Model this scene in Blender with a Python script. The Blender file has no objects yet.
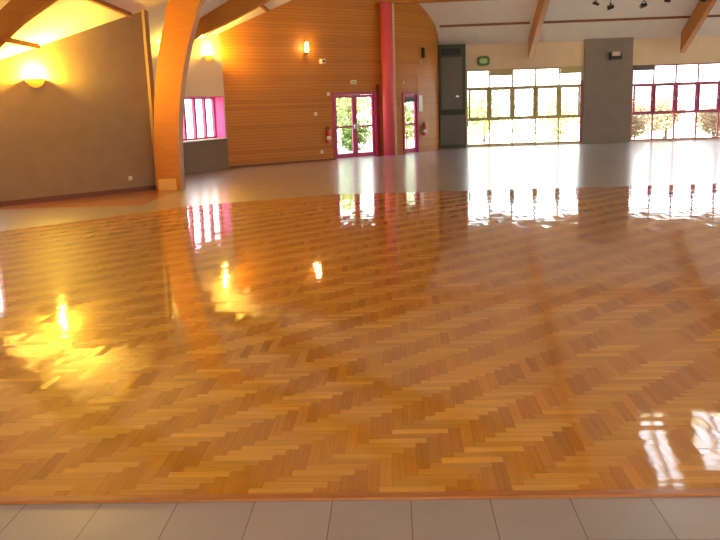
import bpy, bmesh, math, random
from mathutils import Vector, Matrix
random.seed(7)
S = bpy.context.scene
COL = S.collection

# ------------------------------------------------------------------ materials
def mat(name, base=(.8, .8, .8), rough=.5, metal=0, spec=.5, emit=None, estr=0, coat=0, crough=.1):
    m = bpy.data.materials.new(name); m.use_nodes = True
    b = m.node_tree.nodes['Principled BSDF']
    b.inputs['Base Color'].default_value = (*base, 1)
    b.inputs['Roughness'].default_value = rough
    b.inputs['Metallic'].default_value = metal
    b.inputs['Specular IOR Level'].default_value = spec
    b.inputs['Coat Weight'].default_value = coat
    b.inputs['Coat Roughness'].default_value = crough
    if emit:
        b.inputs['Emission Color'].default_value = (*emit, 1)
        b.inputs['Emission Strength'].default_value = estr
    return m

def nt(m): return m.node_tree.nodes, m.node_tree.links, m.node_tree.nodes['Principled BSDF']

def noise_tint(m, c1, c2, scale=(1, 1, 1), nscale=6, detail=6, bump=0, bdist=.01, lo=.3, hi=.7):
    """two-tone procedural variation in object space (stretched noise gives grain)"""
    N, L, b = nt(m)
    tc = N.new('ShaderNodeTexCoord'); mp = N.new('ShaderNodeMapping'); mp.inputs['Scale'].default_value = scale
    nz = N.new('ShaderNodeTexNoise'); nz.inputs['Scale'].default_value = nscale; nz.inputs['Detail'].default_value = detail
    cr = N.new('ShaderNodeValToRGB')
    cr.color_ramp.elements[0].color = (*c1, 1); cr.color_ramp.elements[1].color = (*c2, 1)
    cr.color_ramp.elements[0].position = lo; cr.color_ramp.elements[1].position = hi
    L.new(tc.outputs['Object'], mp.inputs[0]); L.new(mp.outputs[0], nz.inputs['Vector'])
    L.new(nz.outputs['Fac'], cr.inputs[0]); L.new(cr.outputs[0], b.inputs['Base Color'])
    if bump:
        bp = N.new('ShaderNodeBump'); bp.inputs['Strength'].default_value = bump; bp.inputs['Distance'].default_value = bdist
        L.new(nz.outputs['Fac'], bp.inputs['Height']); L.new(bp.outputs[0], b.inputs['Normal'])
    return m

M = {}
M['grey_plaster'] = noise_tint(mat('grey_plaster', rough=.9, spec=.2), (.27, .195, .115), (.31, .225, .135), nscale=3)
M['pillar_paint'] = noise_tint(mat('pillar_paint', rough=.85, spec=.2), (.26, .225, .185), (.3, .26, .215), nscale=3)
M['cream_paint'] = noise_tint(mat('cream_paint', rough=.85, spec=.2), (.8, .63, .42), (.85, .68, .46), nscale=2)
M['ceiling_board'] = noise_tint(mat('ceiling_board', rough=.9, spec=.2), (.76, .7, .62), (.82, .76, .68), nscale=2)
M['glulam'] = noise_tint(mat('glulam', rough=.45, coat=.2, crough=.25), (.42, .145, .004), (.48, .175, .008), (1.5, 1.5, 14), nscale=2)
M['dark_timber'] = noise_tint(mat('dark_timber', rough=.6), (.2, .075, .02), (.3, .12, .035), (1, 8, 8), nscale=3)
M['magenta'] = mat('magenta_paint', (.48, .045, .16), .45)
M['pink'] = mat('pink_paint', (.72, .09, .33), .5)
M['red'] = mat('red_paint', (.74, .1, .13), .45)
M['oxblood'] = mat('oxblood_paint', (.25, .025, .025), .5)
M['glare_olive'] = mat('glare_olive_frame', (.55, .47, .2), .5)  # overexposed glare on magenta frames, put into the colour as olive
M['rose'] = mat('rose_frame', (.5, .13, .17), .5)
M['dark_green'] = mat('dark_green', (.045, .055, .03), .6)
M['slate'] = mat('slate_panel', (.17, .155, .14), .6)
M['cab_green'] = mat('cabinet_green', (.075, .09, .045), .6)
M['white_plastic'] = mat('white_plastic', (.75, .68, .55), .4)
M['black'] = mat('black_metal', (.015, .013, .012), .5)
M['steel'] = mat('steel', (.5, .48, .45), .3, 1)
M['ext_red'] = mat('extinguisher_red', (.5, .015, .01), .3, coat=.5)
M['shoe_metal'] = mat('shoe_metal', (.72, .42, .1), .5)
M['bowl'] = mat('sconce_bowl', (.62, .42, .16), .6)
M['lamp_glow'] = mat('lamp_glow', (1, .8, .4), .5, emit=(1, .62, .16), estr=45)
M['lamp_soft'] = mat('lamp_soft', (1, .85, .5), .5, emit=(1, .72, .3), estr=14)
M['sign_green'] = mat('sign_green', (.09, .16, .03), .4)
M['sign_lens'] = mat('sign_lens', (.3, .42, .14), .4, emit=(.4, .6, .2), estr=.25)
M['door_lip'] = mat('threshold_metal', (.5, .45, .4), .35, 1)
M['baseboard'] = mat('baseboard_wood', (.16, .05, .02), .5)
M['bark'] = mat('bark', (.12, .08, .05), .9)
M['gravel'] = noise_tint(mat('gravel', rough=.95), (.62, .58, .5), (.75, .7, .62), nscale=30)
M['skin_grout'] = mat('plank_gap', (.13, .045, .008), .6)

def leaf_mat(name, a, b_):
    m = noise_tint(mat(name, rough=.6), a, b_, nscale=9, detail=3)
    N, L, b = nt(m)
    b.inputs['Subsurface Weight'].default_value = 0
    tr = N.new('ShaderNodeBsdfTranslucent'); tr.inputs['Color'].default_value = (*[min(1, x * 1.3) for x in b_], 1)
    mx = N.new('ShaderNodeMixShader'); mx.inputs[0].default_value = .35
    out = [n for n in N if n.type == 'OUTPUT_MATERIAL'][0]
    L.new(b.outputs[0], mx.inputs[1]); L.new(tr.outputs[0], mx.inputs[2]); L.new(mx.outputs[0], out.inputs[0])
    return m
M['leaf'] = leaf_mat('green_leaf', (.04, .09, .015), (.12, .2, .04))
M['leaf_y'] = leaf_mat('yellow_green_leaf', (.14, .19, .04), (.3, .34, .1))
M['leaf_r'] = leaf_mat('russet_leaf', (.36, .22, .17), (.46, .4, .24))

def glass_mat():
    m = bpy.data.materials.new('window_glass'); m.use_nodes = True
    N, L = m.node_tree.nodes, m.node_tree.links
    N.remove(N['Principled BSDF'])
    out = [n for n in N if n.type == 'OUTPUT_MATERIAL'][0]
    tr = N.new('ShaderNodeBsdfTransparent'); tr.inputs[0].default_value = (.95, .97, .95, 1)
    gl = N.new('ShaderNodeBsdfGlossy'); gl.inputs['Roughness'].default_value = .02
    mx = N.new('ShaderNodeMixShader'); fr = N.new('ShaderNodeFresnel'); fr.inputs[0].default_value = 1.45
    ge = N.new('ShaderNodeNewGeometry'); iv = N.new('ShaderNodeMath'); iv.operation = 'SUBTRACT'; iv.inputs[0].default_value = 1; L.new(ge.outputs['Backfacing'], iv.inputs[1])
    mu = N.new('ShaderNodeMath'); mu.operation = 'MULTIPLY'; L.new(fr.outputs[0], mu.inputs[0]); L.new(iv.outputs[0], mu.inputs[1])
    L.new(mu.outputs[0], mx.inputs[0]); L.new(tr.outputs[0], mx.inputs[1]); L.new(gl.outputs[0], mx.inputs[2])
    L.new(mx.outputs[0], out.inputs[0])
    return m
M['glass'] = glass_mat()

def wood_wall_mat():
    """horizontal cladding: thin boards 9 cm high, a dark joint between them, streaky grain"""
    m = mat('wood_cladding', rough=.5, spec=.4)
    N, L, b = nt(m)
    tc = N.new('ShaderNodeTexCoord'); sp = N.new('ShaderNodeSeparateXYZ')
    L.new(tc.outputs['Object'], sp.inputs[0])
    mul = N.new('ShaderNodeMath'); mul.operation = 'MULTIPLY'; mul.inputs[1].default_value = 1 / .09
    L.new(sp.outputs['Z'], mul.inputs[0])
    fl = N.new('ShaderNodeMath'); fl.operation = 'FLOOR'; L.new(mul.outputs[0], fl.inputs[0])
    fr = N.new('ShaderNodeMath'); fr.operation = 'FRACT'; L.new(mul.outputs[0], fr.inputs[0])
    wn = N.new('ShaderNodeTexWhiteNoise'); wn.noise_dimensions = '1D'; L.new(fl.outputs[0], wn.inputs['W'])
    mp = N.new('ShaderNodeMapping'); mp.inputs['Scale'].default_value = (.6, .6, 26)
    nz = N.new('ShaderNodeTexNoise'); nz.inputs['Scale'].default_value = 1.6; nz.inputs['Detail'].default_value = 5
    L.new(tc.outputs['Object'], mp.inputs[0]); L.new(mp.outputs[0], nz.inputs['Vector'])
    ad = N.new('ShaderNodeMath'); ad.operation = 'ADD'; L.new(wn.outputs['Value'], ad.inputs[0]); L.new(nz.outputs['Fac'], ad.inputs[1])
    cr = N.new('ShaderNodeValToRGB'); L.new(ad.outputs[0], cr.inputs[0])
    cr.color_ramp.elements[0].position = .3; cr.color_ramp.elements[0].color = (.42, .15, .012, 1)
    cr.color_ramp.elements[1].position = 1.4; cr.color_ramp.elements[1].color = (.54, .205, .02, 1)
    gt = N.new('ShaderNodeMath'); gt.operation = 'LESS_THAN'; gt.inputs[1].default_value = .07; L.new(fr.outputs[0], gt.inputs[0])
    mx = N.new('ShaderNodeMix'); mx.data_type = 'RGBA'; mx.inputs['B'].default_value = (.22, .075, .014, 1)
    L.new(gt.outputs[0], mx.inputs['Factor']); L.new(cr.outputs[0], mx.inputs['A'])
    L.new(mx.outputs['Result'], b.inputs['Base Color'])
    return m
M['wood_wall'] = wood_wall_mat()

def two_tone_mat():
    """cream paint over a grey dado, split at sill height"""
    m = mat('cream_over_grey', rough=.85, spec=.2)
    N, L, b = nt(m)
    tc = N.new('ShaderNodeTexCoord'); sp = N.new('ShaderNodeSeparateXYZ'); L.new(tc.outputs['Object'], sp.inputs[0])
    gt = N.new('ShaderNodeMath'); gt.operation = 'GREATER_THAN'; gt.inputs[1].default_value = .85; L.new(sp.outputs['Z'], gt.inputs[0])
    mx = N.new('ShaderNodeMix'); mx.data_type = 'RGBA'
    mx.inputs['A'].default_value = (.25, .185, .135, 1); mx.inputs['B'].default_value = (.8, .65, .46, 1)
    L.new(gt.outputs[0], mx.inputs['Factor']); L.new(mx.outputs['Result'], b.inputs['Base Color'])
    return m
M['two_tone'] = two_tone_mat()

def tile_mat():
    m = mat('grey_floor_tile', rough=.4, coat=1, crough=.2)
    N, L, b = nt(m)
    T = .325
    tc = N.new('ShaderNodeTexCoord')
    br = N.new('ShaderNodeTexBrick'); br.offset = 0; br.squash = 1
    br.inputs['Scale'].default_value = 1
    br.inputs['Brick Width'].default_value = T; br.inputs['Row Height'].default_value = T
    br.inputs['Mortar Size'].default_value = .0022; br.inputs['Mortar Smooth'].default_value = .1
    br.inputs['Color1'].default_value = (.315, .265, .245, 1); br.inputs['Color2'].default_value = (.345, .29, .265, 1)
    br.inputs['Mortar'].default_value = (.1, .08, .07, 1)
    mp = N.new('ShaderNodeMapping'); mp.inputs['Location'].default_value = (-.04, -.135, 0)
    L.new(tc.outputs['Object'], mp.inputs[0]); L.new(mp.outputs[0], br.inputs['Vector'])
    nz = N.new('ShaderNodeTexNoise'); nz.inputs['Scale'].default_value = 2.2; nz.inputs['Detail'].default_value = 8
    L.new(tc.outputs['Object'], nz.inputs['Vector'])
    mr = N.new('ShaderNodeMapRange'); mr.inputs['From Min'].default_value = .3; mr.inputs['From Max'].default_value = .7
    mr.inputs['To Min'].default_value = .92; mr.inputs['To Max'].default_value = 1.06; L.new(nz.outputs['Fac'], mr.inputs[0])
    mx = N.new('ShaderNodeMix'); mx.data_type = 'RGBA'; mx.blend_type = 'MULTIPLY'; mx.inputs['Factor'].default_value = 1
    L.new(br.outputs['Color'], mx.inputs['A']); L.new(mr.outputs[0], mx.inputs['B'])
    L.new(mx.outputs['Result'], b.inputs['Base Color'])
    bp = N.new('ShaderNodeBump'); bp.inputs['Strength'].default_value = .3; bp.inputs['Distance'].default_value = .002; bp.invert = True
    L.new(br.outputs['Fac'], bp.inputs['Height']); L.new(bp.outputs[0], b.inputs['Normal'])
    return m
M['tile'] = tile_mat()

def parquet_mat():
    m = mat('oak_parquet', rough=.5, spec=.12, coat=1, crough=.045)
    N, L, b = nt(m)
    at = N.new('ShaderNodeAttribute'); at.attribute_name = 'plank'       # colour of each stave, sheen by direction included
    uv = N.new('ShaderNodeUVMap'); uv.uv_map = 'UVMap'                   # u along the stave
    mp = N.new('ShaderNodeMapping'); mp.inputs['Scale'].default_value = (3, 60, 1)
    nz = N.new('ShaderNodeTexNoise'); nz.inputs['Scale'].default_value = 1; nz.inputs['Detail'].default_value = 4
    L.new(uv.outputs[0], mp.inputs[0]); L.new(mp.outputs[0], nz.inputs['Vector'])
    mr = N.new('ShaderNodeMapRange'); mr.inputs['From Min'].default_value = .3; mr.inputs['From Max'].default_value = .7
    mr.inputs['To Min'].default_value = .86; mr.inputs['To Max'].default_value = 1.1; L.new(nz.outputs['Fac'], mr.inputs[0])
    mx = N.new('ShaderNodeMix'); mx.data_type = 'RGBA'; mx.blend_type = 'MULTIPLY'; mx.inputs['Factor'].default_value = 1
    L.new(at.outputs['Color'], mx.inputs['A']); L.new(mr.outputs[0], mx.inputs['B'])
    L.new(mx.outputs['Result'], b.inputs['Base Color'])
    # slow waviness of the varnish
    tc = N.new('ShaderNodeTexCoord')
    n2 = N.new('ShaderNodeTexNoise'); n2.inputs['Scale'].default_value = 3.2; n2.inputs['Detail'].default_value = 3
    L.new(tc.outputs['Object'], n2.inputs['Vector'])
    bp = N.new('ShaderNodeBump'); bp.inputs['Strength'].default_value = .35; bp.inputs['Distance'].default_value = .004
    L.new(n2.outputs['Fac'], bp.inputs['Height'])
    L.new(bp.outputs[0], b.inputs['Coat Normal'])
    return m
M['parquet'] = parquet_mat()

# ------------------------------------------------------------------ helpers
def obj(name, bm, m, parent=None, smooth=False):
    me = bpy.data.meshes.new(name)
    bmesh.ops.recalc_face_normals(bm, faces=bm.faces)
    bm.to_mesh(me); bm.free()
    for mm in (m if isinstance(m, (list, tuple)) else [m]): me.materials.append(M[mm])
    if smooth:
        for p in me.polygons: p.use_smooth = True
    o = bpy.data.objects.new(name, me); COL.objects.link(o)
    if parent: o.parent = parent
    return o

def tag(o, label, cat, group=None):
    o['label'] = label; o['category'] = cat
    if group: o['group'] = group
    return o

def struct(name, bm, m, parent=None):
    o = obj(name, bm, m, parent)
    if not parent: o['kind'] = 'structure'
    return o

def empty(name, loc=(0, 0, 0), label=None, cat=None, group=None):
    o = bpy.data.objects.new(name, None); COL.objects.link(o); o.location = loc; o.empty_display_size = .1
    if label: tag(o, label, cat, group)
    return o

def hexa(bm, P):
    v = [bm.verts.new(p) for p in P]
    for f in ((0, 1, 2, 3), (7, 6, 5, 4), (0, 4, 5, 1), (1, 5, 6, 2), (2, 6, 7, 3), (3, 7, 4, 0)):
        bm.faces.new([v[i] for i in f])

def box(bm, x0, x1, y0, y1, z0, z1):
    hexa(bm, [(x0, y0, z0), (x1, y0, z0), (x1, y1, z0), (x0, y1, z0), (x0, y0, z1), (x1, y0, z1), (x1, y1, z1), (x0, y1, z1)])

def BX(*a):
    bm = bmesh.new(); box(bm, *a); return bm

def cyl(bm, c, r, h, axis='Z', seg=16, r2=None):
    mt = Matrix.Translation(Vector(c))
    if axis == 'X': mt = mt @ Matrix.Rotation(math.pi / 2, 4, 'Y')
    if axis == 'Y': mt = mt @ Matrix.Rotation(math.pi / 2, 4, 'X')
    bmesh.ops.create_cone(bm, cap_ends=True, segments=seg, radius1=r, radius2=r if r2 is None else r2, depth=h, matrix=mt)

class LF:
    """a wall's own frame: s along the wall, d outward (away from the room), z up"""
    def __init__(s, a, b):
        s.a = Vector((*a, 0)); s.b = Vector((*b, 0)); s.u = (s.b - s.a).normalized(); s.len = (s.b - s.a).length
        s.n = Vector((-s.u.y, s.u.x, 0))
    def w(s, p): return s.a + s.u * p[0] + s.n * p[1] + Vector((0, 0, p[2]))
    def box(s, bm, s0, s1, d0, d1, z0, z1):
        hexa(bm, [s.w(p) for p in ((s0, d0, z0), (s1, d0, z0), (s1, d1, z0), (s0, d1, z0), (s0, d0, z1), (s1, d0, z1), (s1, d1, z1), (s0, d1, z1))])
    def B(s, *a):
        bm = bmesh.new(); s.box(bm, *a); return bm
    def sx(s, x): return (x - s.a.x) / s.u.x          # s at a given world X
    def mtx(s, p):                                    # matrix: local x=s, y=outward, z=up
        m = Matrix((s.u, s.n, Vector((0, 0, 1)))).transposed().to_4x4(); m.translation = s.w(p); return m

# roof: z = c + a x + b y for each slope; the roof surface is the lowest of them
ROOF = [(3.7 + .54 * 30.5, 0, -.54), (6.82, .542, -.021), (3.7 + .54 * 20, -.54, 0), (3.7 + .54 * 4, 0, .54)]
def rz(i, x, y): c, a, b = ROOF[i]; return c + a * x + b * y
def roof(x, y): return min(rz(i, x, y) for i in range(4))

def clip_roof(bm, drop=0.0):
    for c, a, b in ROOF:
        no = Vector((-a, -b, 1)).normalized()
        r = bmesh.ops.bisect_plane(bm, geom=bm.verts[:] + bm.edges[:] + bm.faces[:], plane_co=(0, 0, c - drop), plane_no=no, clear_outer=True)
        ed = [e for e in r['geom_cut'] if isinstance(e, bmesh.types.BMEdge)]
        if ed: bmesh.ops.holes_fill(bm, edges=ed, sides=0)
    return bm

def wall_mesh(lf, t, holes=(), top=13.0, s0=0, s1=None):
    """wall with rectangular openings (s0, s1, z0, z1), cut off at the roof"""
    bm = bmesh.new(); s1 = lf.len if s1 is None else s1
    cuts = sorted({s0, s1, *[h[0] for h in holes], *[h[1] for h in holes]})
    for a, b in zip(cuts[:-1], cuts[1:]):
        hs = sorted([h for h in holes if h[0] <= a + 1e-6 and h[1] >= b - 1e-6], key=lambda h: h[2])
        z = 0
        for h in hs:
            if h[2] > z + 1e-4: lf.box(bm, a, b, 0, t, z, h[2])
            z = h[3]
        lf.box(bm, a, b, 0, t, z, top)
    return clip_roof(bm)

# ------------------------------------------------------------------ plan of the hall
WA = LF((-7.95, 13.79), (-5.12, 17.07))          # grey panel at left
WB = LF((-7.1, 15.62), (-4.74, 23.09))          # window wall behind the arch
WW = LF((-4.74, 23.09), (-.22, 26.66))          # timber wall
WZ = LF((1.74, 30.5), (20, 30.5))               # glazed far wall
W2P = [(-.1, 26.72), (.35, 27.28), (.91, 28.06), (1.32, 28.72), (1.58, 29.3), (1.71, 29.9), (1.74, 30.5)]
WL = LF((-7.95, -4), (-7.95, 13.79))
WR = LF((20, 30.5), (20, -4))
WK = LF((20, -4), (-7.95, -4))

# openings
w1 = (0.1, .9, .3, 2.05)
sB0, sB1 = 4.55, 7.78
wB = (sB0, sB1, .85, 2.03)
dW = (WW.sx(-1.84), WW.sx(-.50), 0, 2.06)
zA = (2.77 - 1.74, 7.04 - 1.74, 0.04, 2.81)
zB = (8.83 - 1.74, 12.83 - 1.74, 0.04, 2.77)
fillK = [(3.5 + 5.2 * i, 7.3 + 5.2 * i, .3, 3.0) for i in range(4)]  # unseen rear windows, added for fill light
fillR = [(4 + 7 * i, 8 + 7 * i, .6, 2.9) for i in range(4)]  # added fill windows along the unseen right wall
fillL = [(2.2, 5.2, .5, 2.05), (8, 11, .5, 2.05)]  # low unseen windows on the left rear wall, also added for fill

struct('wall_left', wall_mesh(WA, .26, [w1]), 'grey_plaster')
struct('wall_left_rear', wall_mesh(WL, .2, fillL), 'grey_plaster')
struct('wall_window', wall_mesh(WB, .42, [wB]), 'two_tone')
struct('wall_timber', wall_mesh(WW, .2, [dW]), 'wood_wall')
struct('wall_far', wall_mesh(WZ, .2, [zA, zB]), 'cream_paint')
struct('wall_right', wall_mesh(WR, .2, fillR), 'cream_paint')
struct('wall_rear', wall_mesh(WK, .2, fillK), 'cream_paint')
# curved timber wall: short facets following the curve, one doorway in the second facet
bm = bmesh.new()
D2 = LF(W2P[1], W2P[2])
for k in range(len(W2P) - 1):
    lf = LF(W2P[k], W2P[k + 1])
    if k == 1: lf.box(bm, 0, lf.len, 0, .18, 2.03, 13)
    else: lf.box(bm, 0, lf.len, 0, .18, 0, 13)
clip_roof(bm)
struct('wall_curved', bm, 'wood_wall')

# ------------------------------------------------------------------ ceiling with two roof lights in the far slope
SKY = [(7.08, 7.9, 20.75, 22.95), (8.62, 9.9, 21.4, 23.05)]
bm = bmesh.new()
EDGE = [((-8.3, 13.39), (-7.3, 14.55), .3), ((-7.3, 14.99), (-4.74, 23.09), .45), ((-4.74, 23.09), (-.22, 26.66), .22)] + [(W2P[k], W2P[k + 1], .2) for k in range(len(W2P) - 1)]
def slope(i, x0, x1, y0, y1):
    # follow the outer walls: one strip of roof per wall segment, its far end cut along that wall
    xs_ = [e[0][0] for e in EDGE[:1]] + [e[1][0] for e in EDGE]; xs_[3] = -.1
    if xs_[0] < x1 - 1e-6 and x0 < xs_[-1] - 1e-6:
        for k, (p, q_, off) in enumerate(EDGE):
            a, b = max(x0, xs_[k]), min(x1, xs_[k + 1])
            if b - a > 1e-4: slope1(i, a, b, y0, y1, (p, q_, off))
        if x1 > xs_[-1]: slope1(i, xs_[-1], x1, y0, y1)
    else: slope1(i, x0, x1, y0, y1)
def slope1(i, x0, x1, y0, y1, cutter=None):
    b2 = bmesh.new(); q = ((x0, y0), (x1, y0), (x1, y1), (x0, y1))
    hexa(b2, [(x, y, rz(i, x, y)) for x, y in q] + [(x, y, rz(i, x, y) + .25) for x, y in q])
    for j in range(4):
        if j == i: continue
        c = ROOF[i][0] - ROOF[j][0]; a = ROOF[i][1] - ROOF[j][1]; b = ROOF[i][2] - ROOF[j][2]
        no = Vector((a, b, 0)); l2 = no.length_squared
        r = bmesh.ops.bisect_plane(b2, geom=b2.verts[:] + b2.edges[:] + b2.faces[:], plane_co=(-c * a / l2, -c * b / l2, 0), plane_no=no.normalized(), clear_outer=True)
        ed = [e for e in r['geom_cut'] if isinstance(e, bmesh.types.BMEdge)]
        if ed: bmesh.ops.holes_fill(b2, edges=ed, sides=0)
    if cutter:
        lf = LF(cutter[0], cutter[1])
        r = bmesh.ops.bisect_plane(b2, geom=b2.verts[:] + b2.edges[:] + b2.faces[:], plane_co=lf.w((0, cutter[2], 0)), plane_no=lf.n, clear_outer=True)
        ed = [e for e in r['geom_cut'] if isinstance(e, bmesh.types.BMEdge)]
        if ed: bmesh.ops.holes_fill(b2, edges=ed, sides=0)
    me = bpy.data.meshes.new('t'); b2.to_mesh(me); b2.free(); bm.from_mesh(me); bpy.data.meshes.remove(me)
X0, X1, Y0, Y1 = -8.3, 20.3, -4.3, 30.8
xs = sorted({X0, X1, *[s[0] for s in SKY], *[s[1] for s in SKY]})
for a, b in zip(xs[:-1], xs[1:]):
    h = [s for s in SKY if s[0] <= a and s[1] >= b]
    if h: slope(0, a, b, 10, h[0][2]); slope(0, a, b, h[0][3], Y1)
    else: slope(0, a, b, 10, Y1)
slope(1, X0, 12, Y0, Y1); slope(2, 4, X1, Y0, Y1); slope(3, X0, X1, Y0, 20)
struct('ceiling', bm, 'ceiling_board')
for k, (x0, x1, y0, y1) in enumerate(SKY):
    bm = bmesh.new()
    def bar(xa, xb, ya, yb, lo=.02, hi=.3):
        q = ((xa, ya), (xb, ya), (xb, yb), (xa, yb))
        hexa(bm, [(x, y, rz(0, x, y) + lo) for x, y in q] + [(x, y, rz(0, x, y) + hi) for x, y in q])
    t = .05; xm = x0 + (x1 - x0) * .45
    bar(x0, x0 + t, y0, y1); bar(x1 - t, x1, y0, y1); bar(x0 + t, x1 - t, y0, y0 + t); bar(x0 + t, x1 - t, y1 - t, y1); bar(xm - .04, xm + .04, y0 + t, y1 - t)
    f = struct('window_%d' % (8 + k), bm, 'white_plastic')
    bm = bmesh.new(); bar(x0 + t, x1 - t, y0 + t, y1 - t, .2, .21); obj('pane', bm, 'glass', f)

# ------------------------------------------------------------------ floors
struct('floor', BX(-9.5, 20.4, -4.4, 30.9, -.12, 0), 'tile')

def parquet():
    W, n = .056, 5
    Yn, poly = 3.11, [(-3.6, 13.75), (-1.2, 14.98)]
    x0, x1, y0, y1 = -7.372, 13.0, Yn, 15.02
    bm = bmesh.new(); cl = bm.loops.layers.float_color.new('plank'); uvl = bm.loops.layers.uv.new('UVMap')
    rnd = random.Random(3)
    na, nb = int((x1 - x0) / W) + 1, int((y1 - y0) / W) + 1
    g = .0005
    def inside(x, y):
        if y > y1 + .3: return False
        if (x + 7.4) * 1.3 + (9.3) + .6 < y and x < -3: return False
        return True
    def stave(ax, ay, lx, ly, horiz):
        xa, xb, ya, yb = x0 + ax * W + g, x0 + (ax + lx) * W - g, y0 + ay * W + g, y0 + (ay + ly) * W - g
        if not inside((xa + xb) / 2, (ya + yb) / 2): return
        zc = .0075
        tx, ty = rnd.gauss(0, .002), rnd.gauss(0, .0045)          # slight cupping / tilt of each stave
        cx, cy = (xa + xb) / 2, (ya + yb) / 2
        v = [bm.verts.new((x, y, zc + max(-.003, min(.003, tx * (x - cx) + ty * (y - cy))))) for x, y in ((xa, ya), (xb, ya), (xb, yb), (xa, yb))]
        f = bm.faces.new(v)
        k = rnd.random(); k = k * k if rnd.random() < .5 else k
        d = rnd.uniform(0, 1)
        if horiz: c = (.64 + .18 * k, .275 + .125 * k, .02 + .025 * k)  # crosswise staves lighter: their brighter sheen is put into the colour
        else:     c = (.50 + .16 * k, .18 + .09 * k, .006 + .01 * k)
        s = .82 + .15 * d
        o = rnd.uniform(0, 40)
        for l in f.loops:
            l[cl] = (c[0] * s, c[1] * s, c[2] * s, 1)
            x, y = l.vert.co.x, l.vert.co.y
            l[uvl].uv = (x + o, y + o) if horiz else (y + o, x + o)
    for b in range(-n, nb + n):
        for a in range(-n, na + n):
            m = (a - b) % (2 * n)
            if m == 0: stave(a, b, n, 1, True)
            if m == 2 * n - 1: pass
            m2 = (b - a) % (2 * n)
            if m2 == 1: stave(a, b, 1, n, False)
    def cut(co, no):
        bmesh.ops.bisect_plane(bm, geom=bm.verts[:] + bm.edges[:] + bm.faces[:], plane_co=co, plane_no=no, clear_outer=True)
    cut((0, Yn, 0), (0, -1, 0)); cut((0, 15.0, 0), (0, 1, 0)); cut((x1, 0, 0), (1, 0, 0)); cut((x0, 0, 0), (-1, 0, 0))
    A, B = Vector((-6.6, 10.2, 0)), Vector((-3.6, 13.75, 0))
    d = (B - A).normalized(); cut(A, (-d.y, d.x, 0))
    d = (Vector((-1.2, 14.98, 0)) - B).normalized(); cut(B, (-d.y, d.x, 0))
    # sub-floor seen in the joints
    me = bpy.data.meshes.new('p'); 
    o = obj('floor_parquet', bm, 'parquet'); o['kind'] = 'structure'
    b3 = bmesh.new()
    P = [(-7.4, Yn), (13, Yn), (13, 15.0), (-1.15, 15.0), (-1.2, 14.98), (-3.6, 13.75), (-6.6, 10.2), (-7.4, 9.253)]
    vt = [b3.verts.new((x, y, .0045)) for x, y in P]; vb = [b3.verts.new((x, y, .0)) for x, y in P]
    b3.faces.new(vt); b3.faces.new(vb[::-1])
    for i in range(len(P)): j = (i + 1) % len(P); b3.faces.new((vt[i], vb[i], vb[j], vt[j]))
    obj('subfloor', b3, 'skin_grout', o)
parquet()
M['warm_floor'] = noise_tint(mat('orange_floor', rough=.4, coat=1, crough=.16), (.36, .13, .018), (.42, .16, .025), (1, 8, 1), nscale=3)
bm = bmesh.new(); P = [(-7.66, 14.1), (-4.5, 14.1), (-4.5, 17.0), (-5.05, 17.0), (-5.12, 17.05)]
vt = [bm.verts.new((x, y, .004)) for x, y in P]; vb = [bm.verts.new((x, y, 0)) for x, y in P]
bm.faces.new(vt); bm.faces.new(vb[::-1])
for i in range(5): j = (i + 1) % 5; bm.faces.new((vt[i], vb[i], vb[j], vt[j]))
struct('floor_orange', bm, 'warm_floor')  # orange-brown sheet on the tiles along the grey wall
M['edge_strip'] = noise_tint(mat('edge_strip_wood', rough=.3, coat=.6), (.36, .1, .012), (.48, .16, .022), (2, 20, 1), nscale=3)
struct('trim_1', BX(-7.4, 13, 3.065, 3.11, 0, .011), 'edge_strip')
bm = bmesh.new(); WA.box(bm, .0, WA.len - .005, -.018, 0, 0, .1); struct('baseboard_left', bm, 'baseboard')
struct('trim_3', clip_roof(BX(-5.115, -5.06, 17.07, 17.35, 0, 9)), 'grey_plaster')
bm = bmesh.new(); WW.box(bm, 0, dW[0] - .02, -.014, 0, 0, .05); struct('baseboard_timber', bm, 'baseboard')

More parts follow.
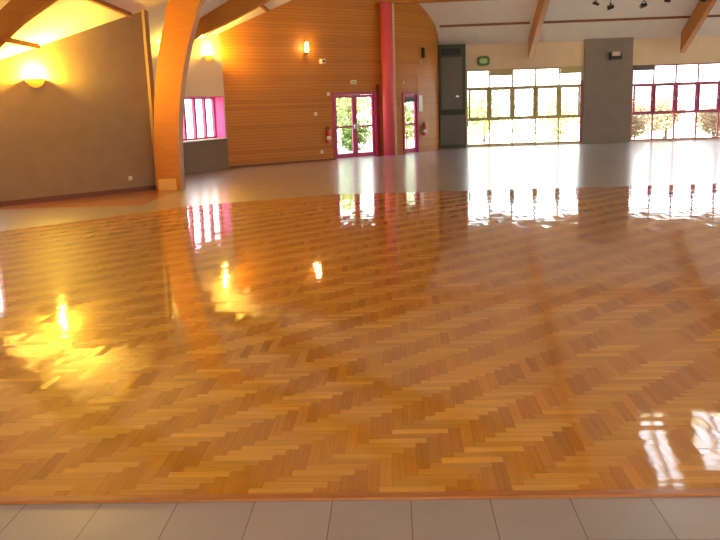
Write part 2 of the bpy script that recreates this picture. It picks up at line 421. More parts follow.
# ------------------------------------------------------------------ windows and doors of the setting, plus added fill windows
def glazed(name, lf, o, cols, rows, m, fw=.05, d0=.03, d1=.11, thin=.035, sash_rows=(), sash_m=None, sash_w=.07):
    """frame with mullions at cols, transoms at rows; sash_rows are rows whose lights carry their own thick sash"""
    s0, s1, z0, z1 = o; bm = bmesh.new()
    lf.box(bm, s0, s0 + fw, d0, d1, z0, z1); lf.box(bm, s1 - fw, s1, d0, d1, z0, z1)
    lf.box(bm, s0 + fw, s1 - fw, d0, d1, z0, z0 + fw); lf.box(bm, s0 + fw, s1 - fw, d0, d1, z1 - fw, z1)
    for c in cols: lf.box(bm, c - thin / 2, c + thin / 2, d0, d1, z0 + fw, z1 - fw)
    cs = [s0 + fw] + list(cols) + [s1 - fw]
    for r in rows:
        for a, b in zip(cs[:-1], cs[1:]): lf.box(bm, a, b, d0 + .004, d1 - .004, r - thin * .8, r + thin * .8)
    f = struct(name, bm, m)
    zs = [z0 + fw] + list(rows) + [z1 - fw]
    for r in sash_rows:
        for a, b in zip(cs[:-1], cs[1:]):
            a2, b2 = a + thin / 2, b - thin / 2; za, zb = zs[r] + thin * .8, zs[r + 1] - thin * .8
            bm = bmesh.new(); w = sash_w
            lf.box(bm, a2, a2 + w, d0 - .02, d1 - .02, za, zb); lf.box(bm, b2 - w, b2, d0 - .02, d1 - .02, za, zb)
            lf.box(bm, a2 + w, b2 - w, d0 - .02, d1 - .02, za, za + w * .5); lf.box(bm, a2 + w, b2 - w, d0 - .02, d1 - .02, zb - w * .5, zb)
            sh = obj('sash', bm, sash_m or m, f)
            bm = bmesh.new(); lf.box(bm, b2 - w * .65, b2 - w * .35, d0 - .05, d0 - .02, (za + zb) / 2 - .06, (za + zb) / 2 + .06)
            obj('window_handle', bm, 'steel', sh)
    bm = bmesh.new(); lf.box(bm, s0 + fw, s1 - fw, (d0 + d1) / 2, (d0 + d1) / 2 + .006, z0 + fw, z1 - fw); obj('pane', bm, 'glass', f)
    return f

# left of the hall: tall narrow window beside the panel, recessed magenta window behind the arch
glazed('window_1', WA, w1, [], [1.2], 'magenta', fw=.03, d0=.02, d1=.08)
w = glazed('window_2', WB, wB, [sB0 + (sB1 - sB0) * k / 6 for k in (1, 2, 3, 4, 5)], [], 'magenta', fw=.07, d0=.3, d1=.38, thin=.1)
bm = bmesh.new()      # painted reveal boards lining the recess
WB.box(bm, sB1 - .02, sB1, .0, .3, .85, 2.03); WB.box(bm, sB0, sB0 + .02, .0, .3, .85, 2.03); WB.box(bm, sB0 + .02, sB1 - .02, 0, .3, 2.01, 2.03)
obj('reveal', bm, 'pink', w)
bm = bmesh.new(); WB.box(bm, sB0 - .03, sB1 + .02, -.03, .3, .84, .87); obj('window_sill', bm, 'white_plastic', w)

bay = (zA[1] - zA[0]) / 5
w = glazed('window_3', WZ, zA, [zA[0] + bay * k for k in (1, 2, 3, 4)], [1.0, 2.13], 'glare_olive', fw=.06, thin=.055, sash_rows=(1,), sash_w=.065)
for k in (1, 4):
    bm = bmesh.new(); WZ.box(bm, zA[0] + bay * k + .03, zA[0] + bay * (k + 1) - .03, -.02, .03, 2.57, 2.81)
    for j in range(4): WZ.box(bm, zA[0] + bay * k + .03, zA[0] + bay * (k + 1) - .03, -.035, -.02, 2.59 + j * .055, 2.62 + j * .055)
    obj('blind_box', bm, 'glare_olive', w)  # window haze over the dark box put into its colour
bm = bmesh.new(); WZ.box(bm, zA[1] - .08, zA[1], -.03, .025, .04, 2.3); obj('side_jamb', bm, 'rose', w)
bay = (zB[1] - zB[0]) / 5
w = glazed('window_4', WZ, zB, [zB[0] + bay * k for k in (1, 2, 3, 4)], [1.03, 2.07], 'rose', fw=.05, thin=.05, sash_rows=(1,), sash_w=.06, sash_m='magenta')
bm = bmesh.new(); WZ.box(bm, zB[0] + .03, zB[0] + bay - .03, -.02, .03, 2.58, 2.77)
for j in range(3): WZ.box(bm, zB[0] + .03, zB[0] + bay - .03, -.035, -.02, 2.6 + j * .055, 2.63 + j * .055)
obj('blind_box', bm, 'slate', w)
n = 10  # unseen windows added to let in fill daylight
for lf, lst, rr in ((WK, fillK, [2.1]), (WR, fillR, [2.1]), (WL, fillL, [])):
    for o in lst:
        b = (o[1] - o[0]) / 3
        glazed('window_%d' % n, lf, o, [o[0] + b, o[0] + 2 * b], rr, 'rose'); n += 1

def door_leaf(lf, s0, s1, z0, z1, rail, parent, hinge_right, m='magenta', head=0):
    bm = bmesh.new(); w = .085
    lf.box(bm, s0, s0 + w, .02, .075, z0, z1); lf.box(bm, s1 - w, s1, .02, .075, z0, z1)
    lf.box(bm, s0 + w, s1 - w, .02, .075, z0, z0 + .14); lf.box(bm, s0 + w, s1 - w, .02, .075, z1 - .08, z1)
    lf.box(bm, s0 + w, s1 - w, .025, .07, rail - .03, rail + .03)
    l = obj('door_leaf', bm, m, parent)
    bm = bmesh.new(); lf.box(bm, s0 + w, s1 - w, .045, .051, z0 + .14, z1 - .08); obj('door_glass', bm, 'glass', l)
    hs = s0 + .04 if hinge_right else s1 - .04
    bm = bmesh.new(); lf.box(bm, hs - .015, hs + .015, -.03, .02, rail - .08, rail + .08)
    a, b = (hs, hs + .11) if hinge_right else (hs - .11, hs)
    lf.box(bm, a, b, -.05, -.03, rail + .01, rail + .03)
    obj('door_handle', bm, 'steel', l)
    if head:
        bm = bmesh.new(); lf.box(bm, s0 + w, s1 - w, .0, .02, z1 - .08 - head, z1 - .08); obj('door_closer', bm, 'black', l)
    return l

def door(name, lf, o, leaves, rail, head=0):
    s0, s1, z0, z1 = o; fw = .07; bm = bmesh.new()
    lf.box(bm, s0, s0 + fw, -.03, .14, 0, z1); lf.box(bm, s1 - fw, s1, -.03, .14, 0, z1); lf.box(bm, s0 + fw, s1 - fw, -.03, .14, z1 - .07, z1)
    f = struct(name, bm, 'magenta')
    bm = bmesh.new(); lf.box(bm, s0 + fw, s1 - fw, -.02, .12, 0, .02); obj('threshold', bm, 'door_lip', f)
    w = (s1 - s0 - 2 * fw) / leaves
    for k in range(leaves):
        door_leaf(lf, s0 + fw + w * k + .002, s0 + fw + w * (k + 1) - .002, .025, z1 - .075, rail, f, k == 1 or leaves == 1, head=head)
    return f
door('door_1', WW, dW, 2, 1.0)
bm = bmesh.new(); WW.box(bm, dW[1] + .0, dW[1] + .13, -.02, 0, 0, 2.3); struct('trim_2', bm, 'oxblood')
door('door_2', D2, (.02, D2.len - .02, 0, 2.03), 1, .98, head=.16)

# ------------------------------------------------------------------ columns
c = empty('column', (-.11, 26.4, 0), 'round pink and red painted column between the two timber walls', 'column')
bm = bmesh.new(); cyl(bm, (0, 0, 2.4), .185, 4.8, seg=32); obj('shaft', bm, 'column_paint' if 'column_paint' in M else 'red', c, True)
bm = bmesh.new(); cyl(bm, (0, 0, .02), .2, .04, seg=32); obj('collar', bm, 'pink', c)
tag(struct('corner_post', BX(.085, .15, 26.45, 26.52, 0, 4.78), 'cream_paint'), 'thin cream post running up the right side of the red column', 'post')
del bpy.data.objects['corner_post']['kind']
tag(obj('pillar', clip_roof(BX(7.06, 8.8, 30.4, 30.495, 0, 6)), 'pillar_paint'), 'wide grey-brown wall pier standing between the two far window groups', 'pillar')

# ------------------------------------------------------------------ glulam frames, beams, purlins
def prism_xz(outline, y0, y1, m, name, label, cat, group=None):
    bm = bmesh.new(); a = [bm.verts.new((x, y0, z)) for x, z in outline]; b = [bm.verts.new((x, y1, z)) for x, z in outline]
    k = len(outline); h = k // 2
    for i in range(h - 1):                       # strip of quads between the two edges of the outline
        j, l = k - 1 - i, k - 2 - i
        bm.faces.new((a[i], a[i + 1], a[l], a[j])); bm.faces.new((b[j], b[l], b[i + 1], b[i]))
    for i in range(k): j = (i + 1) % k; bm.faces.new((a[i], b[i], b[j], a[j]))
    o = obj(name, bm, m); 
    return tag(o, label, cat, group)

def spline(pts, n=6):
    out = []
    P = [pts[0]] + pts + [pts[-1]]
    for i in range(1, len(P) - 2):
        for k in range(n):
            t = k / n; p0, p1, p2, p3 = P[i - 1], P[i], P[i + 1], P[i + 2]
            out.append(tuple(.5 * (2 * b + (c - a) * t + (2 * a - 5 * b + 4 * c - d) * t * t + (3 * b - a - 3 * c + d) * t ** 3) for a, b, c, d in zip(p0, p1, p2, p3)))
    out.append(pts[-1]); return out
zz = [0, .7, 1.4, 2.0, 2.5, 3.0, 3.45, 3.88]
outer = [(-5.08 + .59 * (z / 3.88) ** 2.5, z) for z in zz] + [(-3.7, 4.5), (-1, 5.85), (3, 7.95)]
inner = [(-4.57 + .73 * (z / 3.85) ** 2.5, z) for z in zz] + [(-3.1, 4.4), (-1, 5.4), (3, 7.4)]
so, si = spline(outer), spline(inner)
so = [(x * .99, z) for x, z in so]; si = [(x * .99 + .01, z) for x, z in si]
arch = prism_xz(so + si[::-1], 16.85, 17.22, 'glulam', 'glulam_arch', 'orange laminated timber arch rising from the floor beside the grey wall and curving right', 'arch')
bm = bmesh.new(); box(bm, -4.99, -4.6, 16.825, 16.85, 0, .24); bmesh.ops.bevel(bm, geom=[e for e in bm.edges if abs(e.verts[0].co.z - .24) < 1e-4 and abs(e.verts[1].co.z - .24) < 1e-4 or abs(e.verts[0].co.z - e.verts[1].co.z) > .1], offset=.012, segments=2, affect='EDGES')
sh = obj('base_plate', bm, 'shoe_metal', arch); sh['label'] = 'pale metal plate at the foot'
for x in (-4.9, -4.7):
    bm = bmesh.new(); cyl(bm, (x, 16.818, .12), .014, .02, 'Y'); obj('bolt', bm, 'steel', arch)
# nearer frame: only its haunch is in view at top left
o1 = [(-7.7, 1.35), (-6.9, 2.42), (-5.97, 3.21), (-5.0, 3.84), (-2, 5.45), (3, 8.1)]
i1 = [(-7.1, 1.2), (-6.75, 2.0), (-6.03, 2.75), (-5.0, 3.42), (-2, 4.95), (3, 7.5)]
leg_o = [(-7.85, 0), (-7.84, .7)]; leg_i = [(-7.3, 0), (-7.25, .7)]
so, si = spline(leg_o + o1), spline(leg_i + i1)
prism_xz(so + si[::-1], 12.55, 12.75, 'glulam', 'glulam_arch', 'orange-brown laminated timber arch crossing the top left corner nearest the camera', 'arch')
o2 = [(-5.45, 3.28), (-4.91, 3.8), (-4.55, 4.0), (-3.86, 4.3), (0, 6.28), (4, 8.4)]
i2 = [(-5.45, 3.07), (-4.91, 3.33), (-4.55, 3.5), (-2.95, 4.25), (0, 5.75), (4, 7.85)]
prism_xz(spline(o2) + spline(i2)[::-1], 20.35, 20.65, 'glulam', 'rafter', 'orange timber rafter running up right from behind the big arch', 'beam')
# horizontal tie beam on the column, and the two rafters over the far glazing
tag(obj('tie_beam', BX(-.75, 12.5, 26.5, 26.72, 4.78, 5.05), 'glulam'), 'orange horizontal timber beam across the top edge, resting on the red column', 'beam')
def rafter_y(x, label, zl=3.14):
    bm = bmesh.new(); w = .085
    ya, yb = 30.2, 20.0
    lo = lambda y: max(zl, zl + .54 * (ya - y))
    P = [(ya, zl), (ya, rz(0, 0, ya) - .005), (yb, rz(0, 0, yb) - .005), (yb, lo(yb))]
    v0 = [bm.verts.new((x - w, y, z)) for y, z in P]; v1 = [bm.verts.new((x + w, y, z)) for y, z in P]
    bm.faces.new(v0); bm.faces.new(v1[::-1])
    for i in range(4): j = (i + 1) % 4; bm.faces.new((v0[i], v0[j], v1[j], v1[i]))
    tag(obj('rafter', bm, 'glulam'), label, 'beam')
rafter_y(5.08, 'orange sloping timber rafter above the left far windows, right of the exit sign')
rafter_y(10.5, 'orange sloping timber rafter above the right far windows, beside the grey pier')
def purlin_x(y, x0, x1, label):
    z = rz(0, 0, y); tag(obj('purlin', BX(x0, x1, y - .04, y + .04, z - .055, z + .05), 'dark_timber'), label, 'beam')
purlin_x(29.37, 1.75, 4.9, 'thin dark ceiling purlin between the curved timber wall and the first far rafter')
purlin_x(29.37, 5.1, 10.4, 'thin dark ceiling purlin spanning between the two far rafters')
purlin_x(29.37, 10.6, 19.9, 'thin dark ceiling purlin right of the second far rafter')
def purlin_y(x, y0, y1, label, zz=.05):
    bm = bmesh.new()
    hexa(bm, [(x + dx, y, rz(1, x, y) + dz) for dz in (-.06, .04) for dx, y in ((-.04, y0), (.04, y0), (.04, y1), (-.04, y1))])
    tag(obj('purlin', bm, 'dark_timber'), label, 'beam')
purlin_y(-5.27, 12.85, 16.8, 'dark timber purlin under the lit ceiling above the grey wall corner')
purlin_y(-6.6, 12.85, 15.3, 'dark timber purlin under the ceiling above the bright left wall lamp')
purlin_y(-3.5, 20.7, 24.0, 'dark timber purlin on the ceiling strip right of the orange rafter')

# ------------------------------------------------------------------ lamps
def sconce(lf, s, z, label, power, w=.36, name='wall_sconce'):
    t = empty(name, lf.w((s, 0, z)), label, 'lamp', None)
    t.rotation_euler = (0, 0, math.atan2(lf.u.y, lf.u.x))
    # quarter-sphere bowl, open at the top
    bm = bmesh.new(); rows, segs = 8, 20; R, Hh = w / 2, .16
    ring = []
    for i in range(rows + 1):
        ph = (math.pi / 2) * i / rows; r = R * math.cos(ph); zz = -Hh * math.sin(ph)
        ring.append([bm.verts.new((-r * math.cos(math.pi * k / segs), -r * math.sin(math.pi * k / segs) * .62 - .002, zz)) for k in range(segs + 1)] if i < rows else [bm.verts.new((0, -.002, zz))])
    for i in range(rows):
        for k in range(segs):
            if i < rows - 1: bm.faces.new((ring[i][k], ring[i][k + 1], ring[i + 1][k + 1], ring[i + 1][k]))
            else: bm.faces.new((ring[i][k], ring[i][k + 1], ring[i + 1][0]))
    bmesh.ops.solidify(bm, geom=bm.faces[:], thickness=.006)
    obj('lamp_bowl', bm, 'bowl', t, True)
    bm = bmesh.new()
    v = [bm.verts.new((-(R - .025) * math.cos(math.pi * k / 20), -(R - .025) * math.sin(math.pi * k / 20) * .62 - .004, -.045)) for k in range(21)]
    v2 = [bm.verts.new((a.co.x, a.co.y, -.055)) for a in v]
    bm.faces.new(v); bm.faces.new(v2[::-1])
    for i in range(21): j = (i + 1) % 21; bm.faces.new((v[i], v2[i], v2[j], v[j]))
    d = obj('diffuser', bm, 'lamp_glow', t)
    bm = bmesh.new(); box(bm, -.06, .06, -.02, 0, -.1, -.02); obj('wall_plate', bm, 'white_plastic', t)
    l = bpy.data.lights.new('sconce_bulb', 'POINT'); l.energy = power; l.color = (1, .6, .07); l.shadow_soft_size = .04
    lo = bpy.data.objects.new('sconce_bulb', l); COL.objects.link(lo); lo.parent = t; lo.location = (0, -.075, .04)
    return t
sA = WA.sx(-6.7)
sconce(WA, sA, 2.32, 'glowing half-bowl wall lamp on the grey wall at far left', 1200)
sconce(WB, (22.37 - 15.62) / WB.u.y, 3.12, 'half-bowl wall lamp on the cream wall above the magenta window', 480)
sconce(WB, (20.5 - 15.62) / WB.u.y, 3.12, 'half-bowl wall lamp hidden behind the foot of the big arch', 450)
# small upright lamp on the timber wall
s = WW.sx(-2.56)
t = empty('wall_light', WW.w((s, 0, 3.37)), 'small upright glowing lamp high on the orange timber wall', 'lamp')
t.rotation_euler = (0, 0, math.atan2(WW.u.y, WW.u.x))
bm = bmesh.new(); cyl(bm, (0, -.1, .02), .055, .24, seg=20); bmesh.ops.create_uvsphere(bm, u_segments=20, v_segments=8, radius=.055, matrix=Matrix.Translation((0, -.1, .14)))
obj('lamp_shade', bm, 'lamp_soft', t, True)
bm = bmesh.new(); cyl(bm, (0, -.1, -.13), .05, .06, seg=20, r2=.035); box(bm, -.02, .02, -.1, 0, -.15, -.12); obj('bracket', bm, 'dark_green', t)
l = bpy.data.lights.new('wall_light_bulb', 'POINT'); l.energy = 18; l.color = (1, .6, .2); l.shadow_soft_size = .06
lo = bpy.data.objects.new('wall_light_bulb', l); COL.objects.link(lo); lo.parent = t; lo.location = (0, -.25, .05)

# ------------------------------------------------------------------ small fixtures
def fixture(lf, s, z, name, label, cat, parts, group=None):
    t = empty(name, lf.w((s, 0, z)), label, cat, group)
    t.rotation_euler = (0, 0, math.atan2(lf.u.y, lf.u.x))
    for n, m, f in parts:
        bm = bmesh.new(); f(bm); obj(n, bm, m, t)
    return t
fixture(WW, WW.sx(-2.15), 3.0, 'security_camera', 'small pale box camera on the timber wall right of the glowing lamp', 'camera', [
    ('housing', 'white_plastic', lambda b: box(b, -.06, .06, -.2, -.04, -.07, .07)), ('lens', 'black', lambda b: cyl(b, (0, -.21, 0), .035, .03, 'Y')),
    ('bracket', 'white_plastic', lambda b: box(b, -.015, .015, -.05, 0, -.02, .02))])
fixture(WW, WW.sx(-1.2), 2.38, 'emergency_light', 'small pale emergency light box above the double glass door', 'light', [
    ('housing', 'white_plastic', lambda b: box(b, -.1, .1, -.06, 0, -.06, .06)), ('lens', 'sign_lens', lambda b: box(b, -.085, .085, -.066, -.06, -.04, .03))])
def dot(lf, s, z, label, name='wall_socket', cat='socket', r=.05):
    fixture(lf, s, z, name, label, cat, [('cover_plate', 'white_plastic', lambda b: box(b, -r, r, -.014, 0, -r, r)), ('insert', 'white_plastic', lambda b: cyl(b, (0, -.018, 0), r * .6, .01, 'Y'))])
dot(WW, WW.sx(-2.34), 1.44, 'small pale switch plate on the timber wall left of the double door', 'light_switch', 'switch', .055)
dot(WW, WW.sx(-2.2), .27, 'small pale wall socket low on the timber wall left of the double door')
dot(WW, WW.sx(-1.95), 2.03, 'tiny pale sensor on the timber wall at the door frame top corner', 'sensor', 'sensor', .05)
dot(WA, WA.sx(-5.51), .3, 'small white wall socket low on the grey wall left of the arch', r=.042)
E2 = LF(W2P[2], W2P[3])
dot(D2, .1, 2.37, 'small pale sensor above the narrow door on the curved timber wall', 'sensor', 'sensor', .05)
dot(E2, .2, 3.01, 'small pale disc high on the curved timber wall under the black speaker', 'sensor', 'sensor', .06)
fixture(E2, .3, 3.35, 'speaker', 'slim black speaker high on the curved timber wall', 'speaker', [
    ('cabinet', 'black', lambda b: box(b, -.05, .05, -.1, -.02, -.17, .17)), ('bracket', 'black', lambda b: box(b, -.015, .015, -.02, 0, -.03, .03))])
fixture(E2, .14, 1.66, 'safety_notice', 'white upright notice panel beside the narrow door on the curved wall', 'sign', [
    ('panel', 'white_plastic', lambda b: box(b, -.1, .1, -.02, 0, -.26, .26)), ('panel_frame', 'steel', lambda b: (box(b, -.115, -.1, -.025, 0, -.275, .275), box(b, .1, .115, -.025, 0, -.275, .275), box(b, -.1, .1, -.025, 0, .26, .275), box(b, -.1, .1, -.025, 0, -.275, -.26)))])
def extinguisher(lf, s, z, label):
    fixture(lf, s, z, 'fire_extinguisher', label, 'fire extinguisher', [
        ('cylinder', 'ext_red', lambda b: (cyl(b, (0, -.1, 0), .075, .36, seg=20), cyl(b, (0, -.1, .21), .075, .06, seg=20, r2=.03))),
        ('valve', 'black', lambda b: (cyl(b, (0, -.1, .26), .02, .06), box(b, -.08, .03, -.115, -.085, .285, .305))),
        ('hose', 'black', lambda b: (cyl(b, (-.085, -.1, .12), .012, .3), box(b, -.09, 0, -.108, -.092, .26, .275))),
        ('label_band', 'white_plastic', lambda b: cyl(b, (0, -.1, -.02), .0765, .1, seg=20)),
        ('wall_bracket', 'steel', lambda b: box(b, -.03, .03, -.03, 0, -.1, .18))])
extinguisher(WW, WW.sx(-2.04), .72, 'red fire extinguisher on the timber wall left of the double glass door')
extinguisher(E2, .22, .74, 'red fire extinguisher on the curved timber wall right of the narrow door')

# exit light over the far windows
t = empty('exit_sign', (3.4, 30.5, 3.11), 'rounded green exit light box over the left end of the far windows', 'sign')
def pill(w, h, y0, y1):
    bm = bmesh.new(); pts = []
    for k in range(32):
        a = 2 * math.pi * k / 32; c, q = math.cos(a), math.sin(a)
        pts.append((w * math.copysign(abs(c) ** .6, c), h * math.copysign(abs(q) ** .6, q)))
    f = [bm.verts.new((x, y0, z)) for x, z in pts]; g = [bm.verts.new((x, y1, z)) for x, z in pts]
    bm.faces.new(f); bm.faces.new(g[::-1])
    for k in range(32): j = (k + 1) % 32; bm.faces.new((f[k], g[k], g[j], f[j]))
    return bm
obj('housing', pill(.23, .175, -.1, 0), 'sign_green', t)
obj('lens', pill(.14, .09, -.112, -.1), 'sign_lens', t)

# projector lamp on the pier
t = empty('floodlight', (8.14, 30.4, 3.14), 'black-bodied floodlight with pale lens high on the grey pier', 'light')
bm = bmesh.new(); box(bm, -.19, .19, -.3, -.06, -.15, -.03); obj('housing', bm, 'black', t)
bm = bmesh.new(); box(bm, -.14, .14, -.26, -.08, -.03, .12); obj('lens', bm, 'white_plastic', t)
bm = bmesh.new(); box(bm, -.2, -.18, -.2, 0, -.1, .1); box(bm, .18, .2, -.2, 0, -.1, .1); box(bm, -.18, .18, -.02, 0, -.1, .1); obj('bracket', bm, 'black', t)

# dark green air cabinet in the corner
t = empty('air_cabinet', (2.24, 30.34, 0), 'tall dark grey-green cabinet filling the corner left of the far windows', 'cabinet')
bm = bmesh.new(); box(bm, -.49, .49, -.14, .14, 0, 3.72); obj('body', bm, 'cab_green', t)
bm = bmesh.new(); box(bm, -.40, .36, -.19, -.14, 1.42, 3.27); bmesh.ops.bevel(bm, geom=bm.edges[:], offset=.012, segments=2, affect='EDGES'); obj('upper_panel', bm, 'slate', t)
bm = bmesh.new(); box(bm, -.42, .3, -.15, -.14, 3.34, 3.58)
for k in range(7): box(bm, -.41, .29, -.17, -.15, 3.355 + k * .032, 3.367 + k * .032)
obj('vent_grille', bm, 'black', t)
bm = bmesh.new(); box(bm, -.44, .44, -.155, -.14, .12, 1.2); obj('lower_panel', bm, 'slate', t)
bm = bmesh.new(); box(bm, -.44, .44, -.17, -.14, 1.22, 1.38); obj('middle_rail', bm, 'dark_green', t)
bm = bmesh.new(); box(bm, .12, .24, -.215, -.19, 1.85, 1.9); obj('handle', bm, 'steel', t)

# stage spotlights hanging from the tie beam
def spot(x, label, zd, tilt, yaw, first=None):
    if first is None:
        t = empty('spotlight', (x, 26.61, 4.78), label, 'spotlight', 'spotlights under the tie beam')
        bm = bmesh.new(); cyl(bm, (0, 0, -.11), .012, .22); cyl(bm, (0, 0, -.006), .04, .012); obj('stem', bm, 'black', t)
        bm = bmesh.new(); box(bm, -.085, -.075, -.015, .015, -.33, -.2); box(bm, .075, .085, -.015, .015, -.33, -.2); box(bm, -.085, .085, -.015, .015, -.21, -.2); obj('yoke', bm, 'black', t)
        bm = bmesh.new(); cyl(bm, (0, 0, 0), .065, .2, 'Y', 20, .05); cyl(bm, (0, -.02, 0), .01, .01, 'Y'); h = obj('lamp_head', bm, 'black', t)
        h.location = (0, 0, -.31)
        bm = bmesh.new(); cyl(bm, (0, 0.101, 0), .045, .004, 'Y', 20); l = obj('lens', bm, 'steel', h)
    else:
        t = first.copy(); COL.objects.link(t); t['label'] = label
        for ch in list(first.children):
            c = ch.copy(); COL.objects.link(c); c.parent = t
            for g in ch.children: d = g.copy(); COL.objects.link(d); d.parent = c
        t.location = (x, 26.61, 4.78)
    t.rotation_euler = (0, 0, yaw)
    t.scale = (1, 1, zd)
    for c in t.children:
        if c.name.startswith('lamp_head'): c.rotation_euler = (tilt, 0, 0)
    return t
sp = spot(6.5, 'black spotlight under the top beam, just left of the grey pier lamp', .75, .5, 1.2)
for x, lb, zd, ti, ya in ((6.95, 'black spotlight on a long stem directly above the grey pier lamp', 1.15, -.2, 1.5),
                          (7.98, 'black spotlight hanging above the right edge of the grey pier', 1.1, -.25, 1.9),
                          (8.72, 'black spotlight hanging left of the second far rafter, third from the frame edge', .75, .3, .3),
                          (9.42, 'black spotlight tilted down just left of the second far rafter top', .55, .5, 1.4),
                          (9.8, 'black spotlight partly touching the second far rafter outline', .8, .7, .8)):
    spot(x, lb, zd, ti, ya, sp)

# ------------------------------------------------------------------ outside
struct('ground', BX(-60, 80, -60, 90, -.3, -.13), 'gravel')
def shrub(x, y, w, h, m, label, n=2600, z0=0, leaf=.07, cat='shrub', group=None):
    rnd = random.Random(int(x * 100 + y * 7)); bm = bmesh.new()
    blobs = [(rnd.uniform(-w * .3, w * .3), rnd.uniform(-w * .25, w * .25), rnd.uniform(.25, .8) * h, rnd.uniform(.25, .42) * w) for _ in range(9)]
    for _ in range(n):
        bx_, by, bz, r = rnd.choice(blobs)
        v = Vector((rnd.gauss(0, 1), rnd.gauss(0, 1), rnd.gauss(0, 1))).normalized() * r * rnd.uniform(.75, 1.05)
        p = Vector((bx_, by, bz)) + Vector((v.x, v.y, v.z * .8))
        if p.z < .05: continue
        e = Vector((rnd.gauss(0, 1), rnd.gauss(0, 1), rnd.gauss(0, 1))).normalized(); f = e.orthogonal().normalized()
        a = leaf * rnd.uniform(.6, 1.3)
        q = [p - e * a, p + f * a * .45, p + e * a, p - f * a * .45]
        bm.faces.new([bm.verts.new(k) for k in q])
    t = empty('shrub' if cat == 'shrub' else 'tree', (x, y, -.13), label, cat, group)
    obj('foliage', bm, m, t)
    bm = bmesh.new()
    for k in range(4):
        cyl(bm, (rnd.uniform(-.12, .12), rnd.uniform(-.12, .12), h * .3), .03, h * .6, seg=8, r2=.012)
    obj('stems', bm, 'bark', t)
shrub(-2.7, 29.8, 1.5, 2.3, 'leaf', 'green leafy bush seen through the left leaf of the double door', 2600, leaf=.075)
shrub(-1.35, 30.6, 1.1, 1.5, 'leaf', 'low green bush seen through the right leaf of the double door', 1800, leaf=.07)
shrub(-1.7, 33.5, 2.6, 3.4, 'leaf_y', 'yellow-green tree behind the bushes outside the double door', 3000, leaf=.1, cat='tree')
shrub(.5, 33.0, 1.6, 3.0, 'leaf_y', 'yellow-green bush seen through the narrow door in the curved wall', 1800, leaf=.09)
shrub(4.2, 37, 2.6, 2.1, 'leaf_y', 'washed-out yellow-green bush outside the left far windows, left of their middle', 2200, leaf=.09)
shrub(7.6, 37.5, 3.0, 2.0, 'leaf_y', 'washed-out yellow-green bush outside the left far windows at their right end', 2200, leaf=.09)
for k, (x, y, w_, h) in enumerate(((9.6, 33.0, 1.4, 1.8), (11.3, 34.2, 1.6, 2.2), (12.9, 33.0, 1.5, 1.9), (14.7, 34.4, 1.8, 2.3))):
    lb = ('russet-green bush outside the right far windows, next to the grey pier', 'russet-green bush outside the middle of the right far windows',
          'russet-green bush outside the right far windows near the frame edge', 'russet-green bush outside the right far windows, cut by the frame edge')[k]
    shrub(x, y, w_, h, 'leaf_r', lb, 3000, leaf=.08, group=None)

# ------------------------------------------------------------------ light
W = bpy.data.worlds.new('World'); S.world = W; W.use_nodes = True
wn, wl = W.node_tree.nodes, W.node_tree.links
bg = wn['Background']
sky = wn.new('ShaderNodeTexSky'); sky.sky_type = 'NISHITA'; sky.sun_disc = False
sky.sun_elevation = math.radians(48); sky.sun_rotation = math.radians(200); sky.air_density = 1; sky.dust_density = 4; sky.ozone_density = .4
hz = wn.new('ShaderNodeMix'); hz.data_type = 'RGBA'; hz.inputs['Factor'].default_value = .6; hz.inputs['B'].default_value = (10.4, 11.0, 12.2, 1)   # thin bright overcast
wl.new(sky.outputs[0], hz.inputs['A']); wl.new(hz.outputs['Result'], bg.inputs['Color']); bg.inputs['Strength'].default_value = 1.3
sun = bpy.data.lights.new('sun', 'SUN'); sun.energy = 45; sun.angle = .02; sun.color = (1, .95, .85)
so_ = bpy.data.objects.new('sun', sun); COL.objects.link(so_); so_.rotation_euler = (math.radians(38), 0, math.radians(-20)); so_.location = (0, 0, 30)

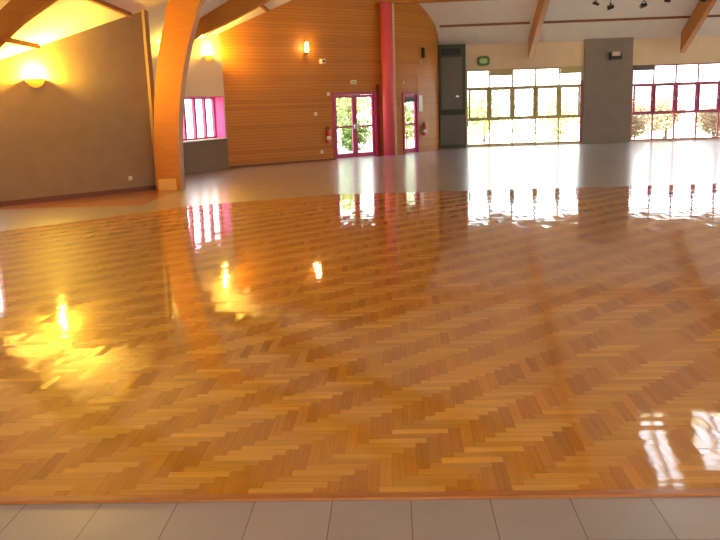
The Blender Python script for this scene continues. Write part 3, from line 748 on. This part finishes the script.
def portal(lf, o):
    a = bpy.data.lights.new('daylight_portal', 'AREA'); a.shape = 'RECTANGLE'; a.size = o[1] - o[0]; a.size_y = o[3] - o[2]
    a.cycles.is_portal = True
    ob = bpy.data.objects.new('daylight_portal', a); COL.objects.link(ob)
    m = lf.mtx(((o[0] + o[1]) / 2, .16, (o[2] + o[3]) / 2))
    # area lights shine along local -Z: point that at the room (-outward)
    r = Matrix((lf.u, Vector((0, 0, 1)), lf.n)).transposed()
    if r.determinant() < 0: r = Matrix((-lf.u, Vector((0, 0, 1)), lf.n)).transposed()
    r = r.to_4x4(); r.translation = m.translation; ob.matrix_world = r
for o in fillK: portal(WK, o)
for o in fillR: portal(WR, o)
for o in fillL: portal(WL, o)
portal(WZ, zA); portal(WZ, zB); portal(WB, wB); portal(WW, dW); portal(WA, w1); portal(D2, (.1, D2.len - .1, .1, 1.95))
for x0, x1, y0, y1 in SKY:
    a = bpy.data.lights.new('daylight_portal', 'AREA'); a.shape = 'RECTANGLE'; a.size = x1 - x0; a.size_y = (y1 - y0) * 1.13; a.cycles.is_portal = True
    ob = bpy.data.objects.new('daylight_portal', a); COL.objects.link(ob)
    cx, cy = (x0 + x1) / 2, (y0 + y1) / 2; ob.location = (cx, cy, rz(0, cx, cy) + .24); ob.rotation_euler = (-math.atan(.54), 0, 0)

# ------------------------------------------------------------------ camera
cam = bpy.data.cameras.new('Camera'); cam.sensor_width = 36; cam.lens = 40; cam.clip_end = 300
co = bpy.data.objects.new('Camera', cam); COL.objects.link(co)
R = Matrix.Rotation(math.radians(2.6), 4, 'Z') @ Matrix.Rotation(math.radians(90 - 11.5), 4, 'X') @ Matrix.Rotation(math.radians(-1.9), 4, 'Z')
R.translation = (0, 0, 1.6); co.matrix_world = R
S.camera = co

vs = S.view_settings
S.display_settings.display_device = 'sRGB'
vs.view_transform = 'Standard'; vs.look = 'None'; vs.gamma = 1; vs.exposure = -.6; vs.use_curve_mapping = False
cy = S.cycles
cy.max_bounces = 10; cy.diffuse_bounces = 6; cy.glossy_bounces = 5; cy.transparent_max_bounces = 16
cy.caustics_reflective = False; cy.caustics_refractive = False; cy.sample_clamp_indirect = 12; cy.use_denoising = True
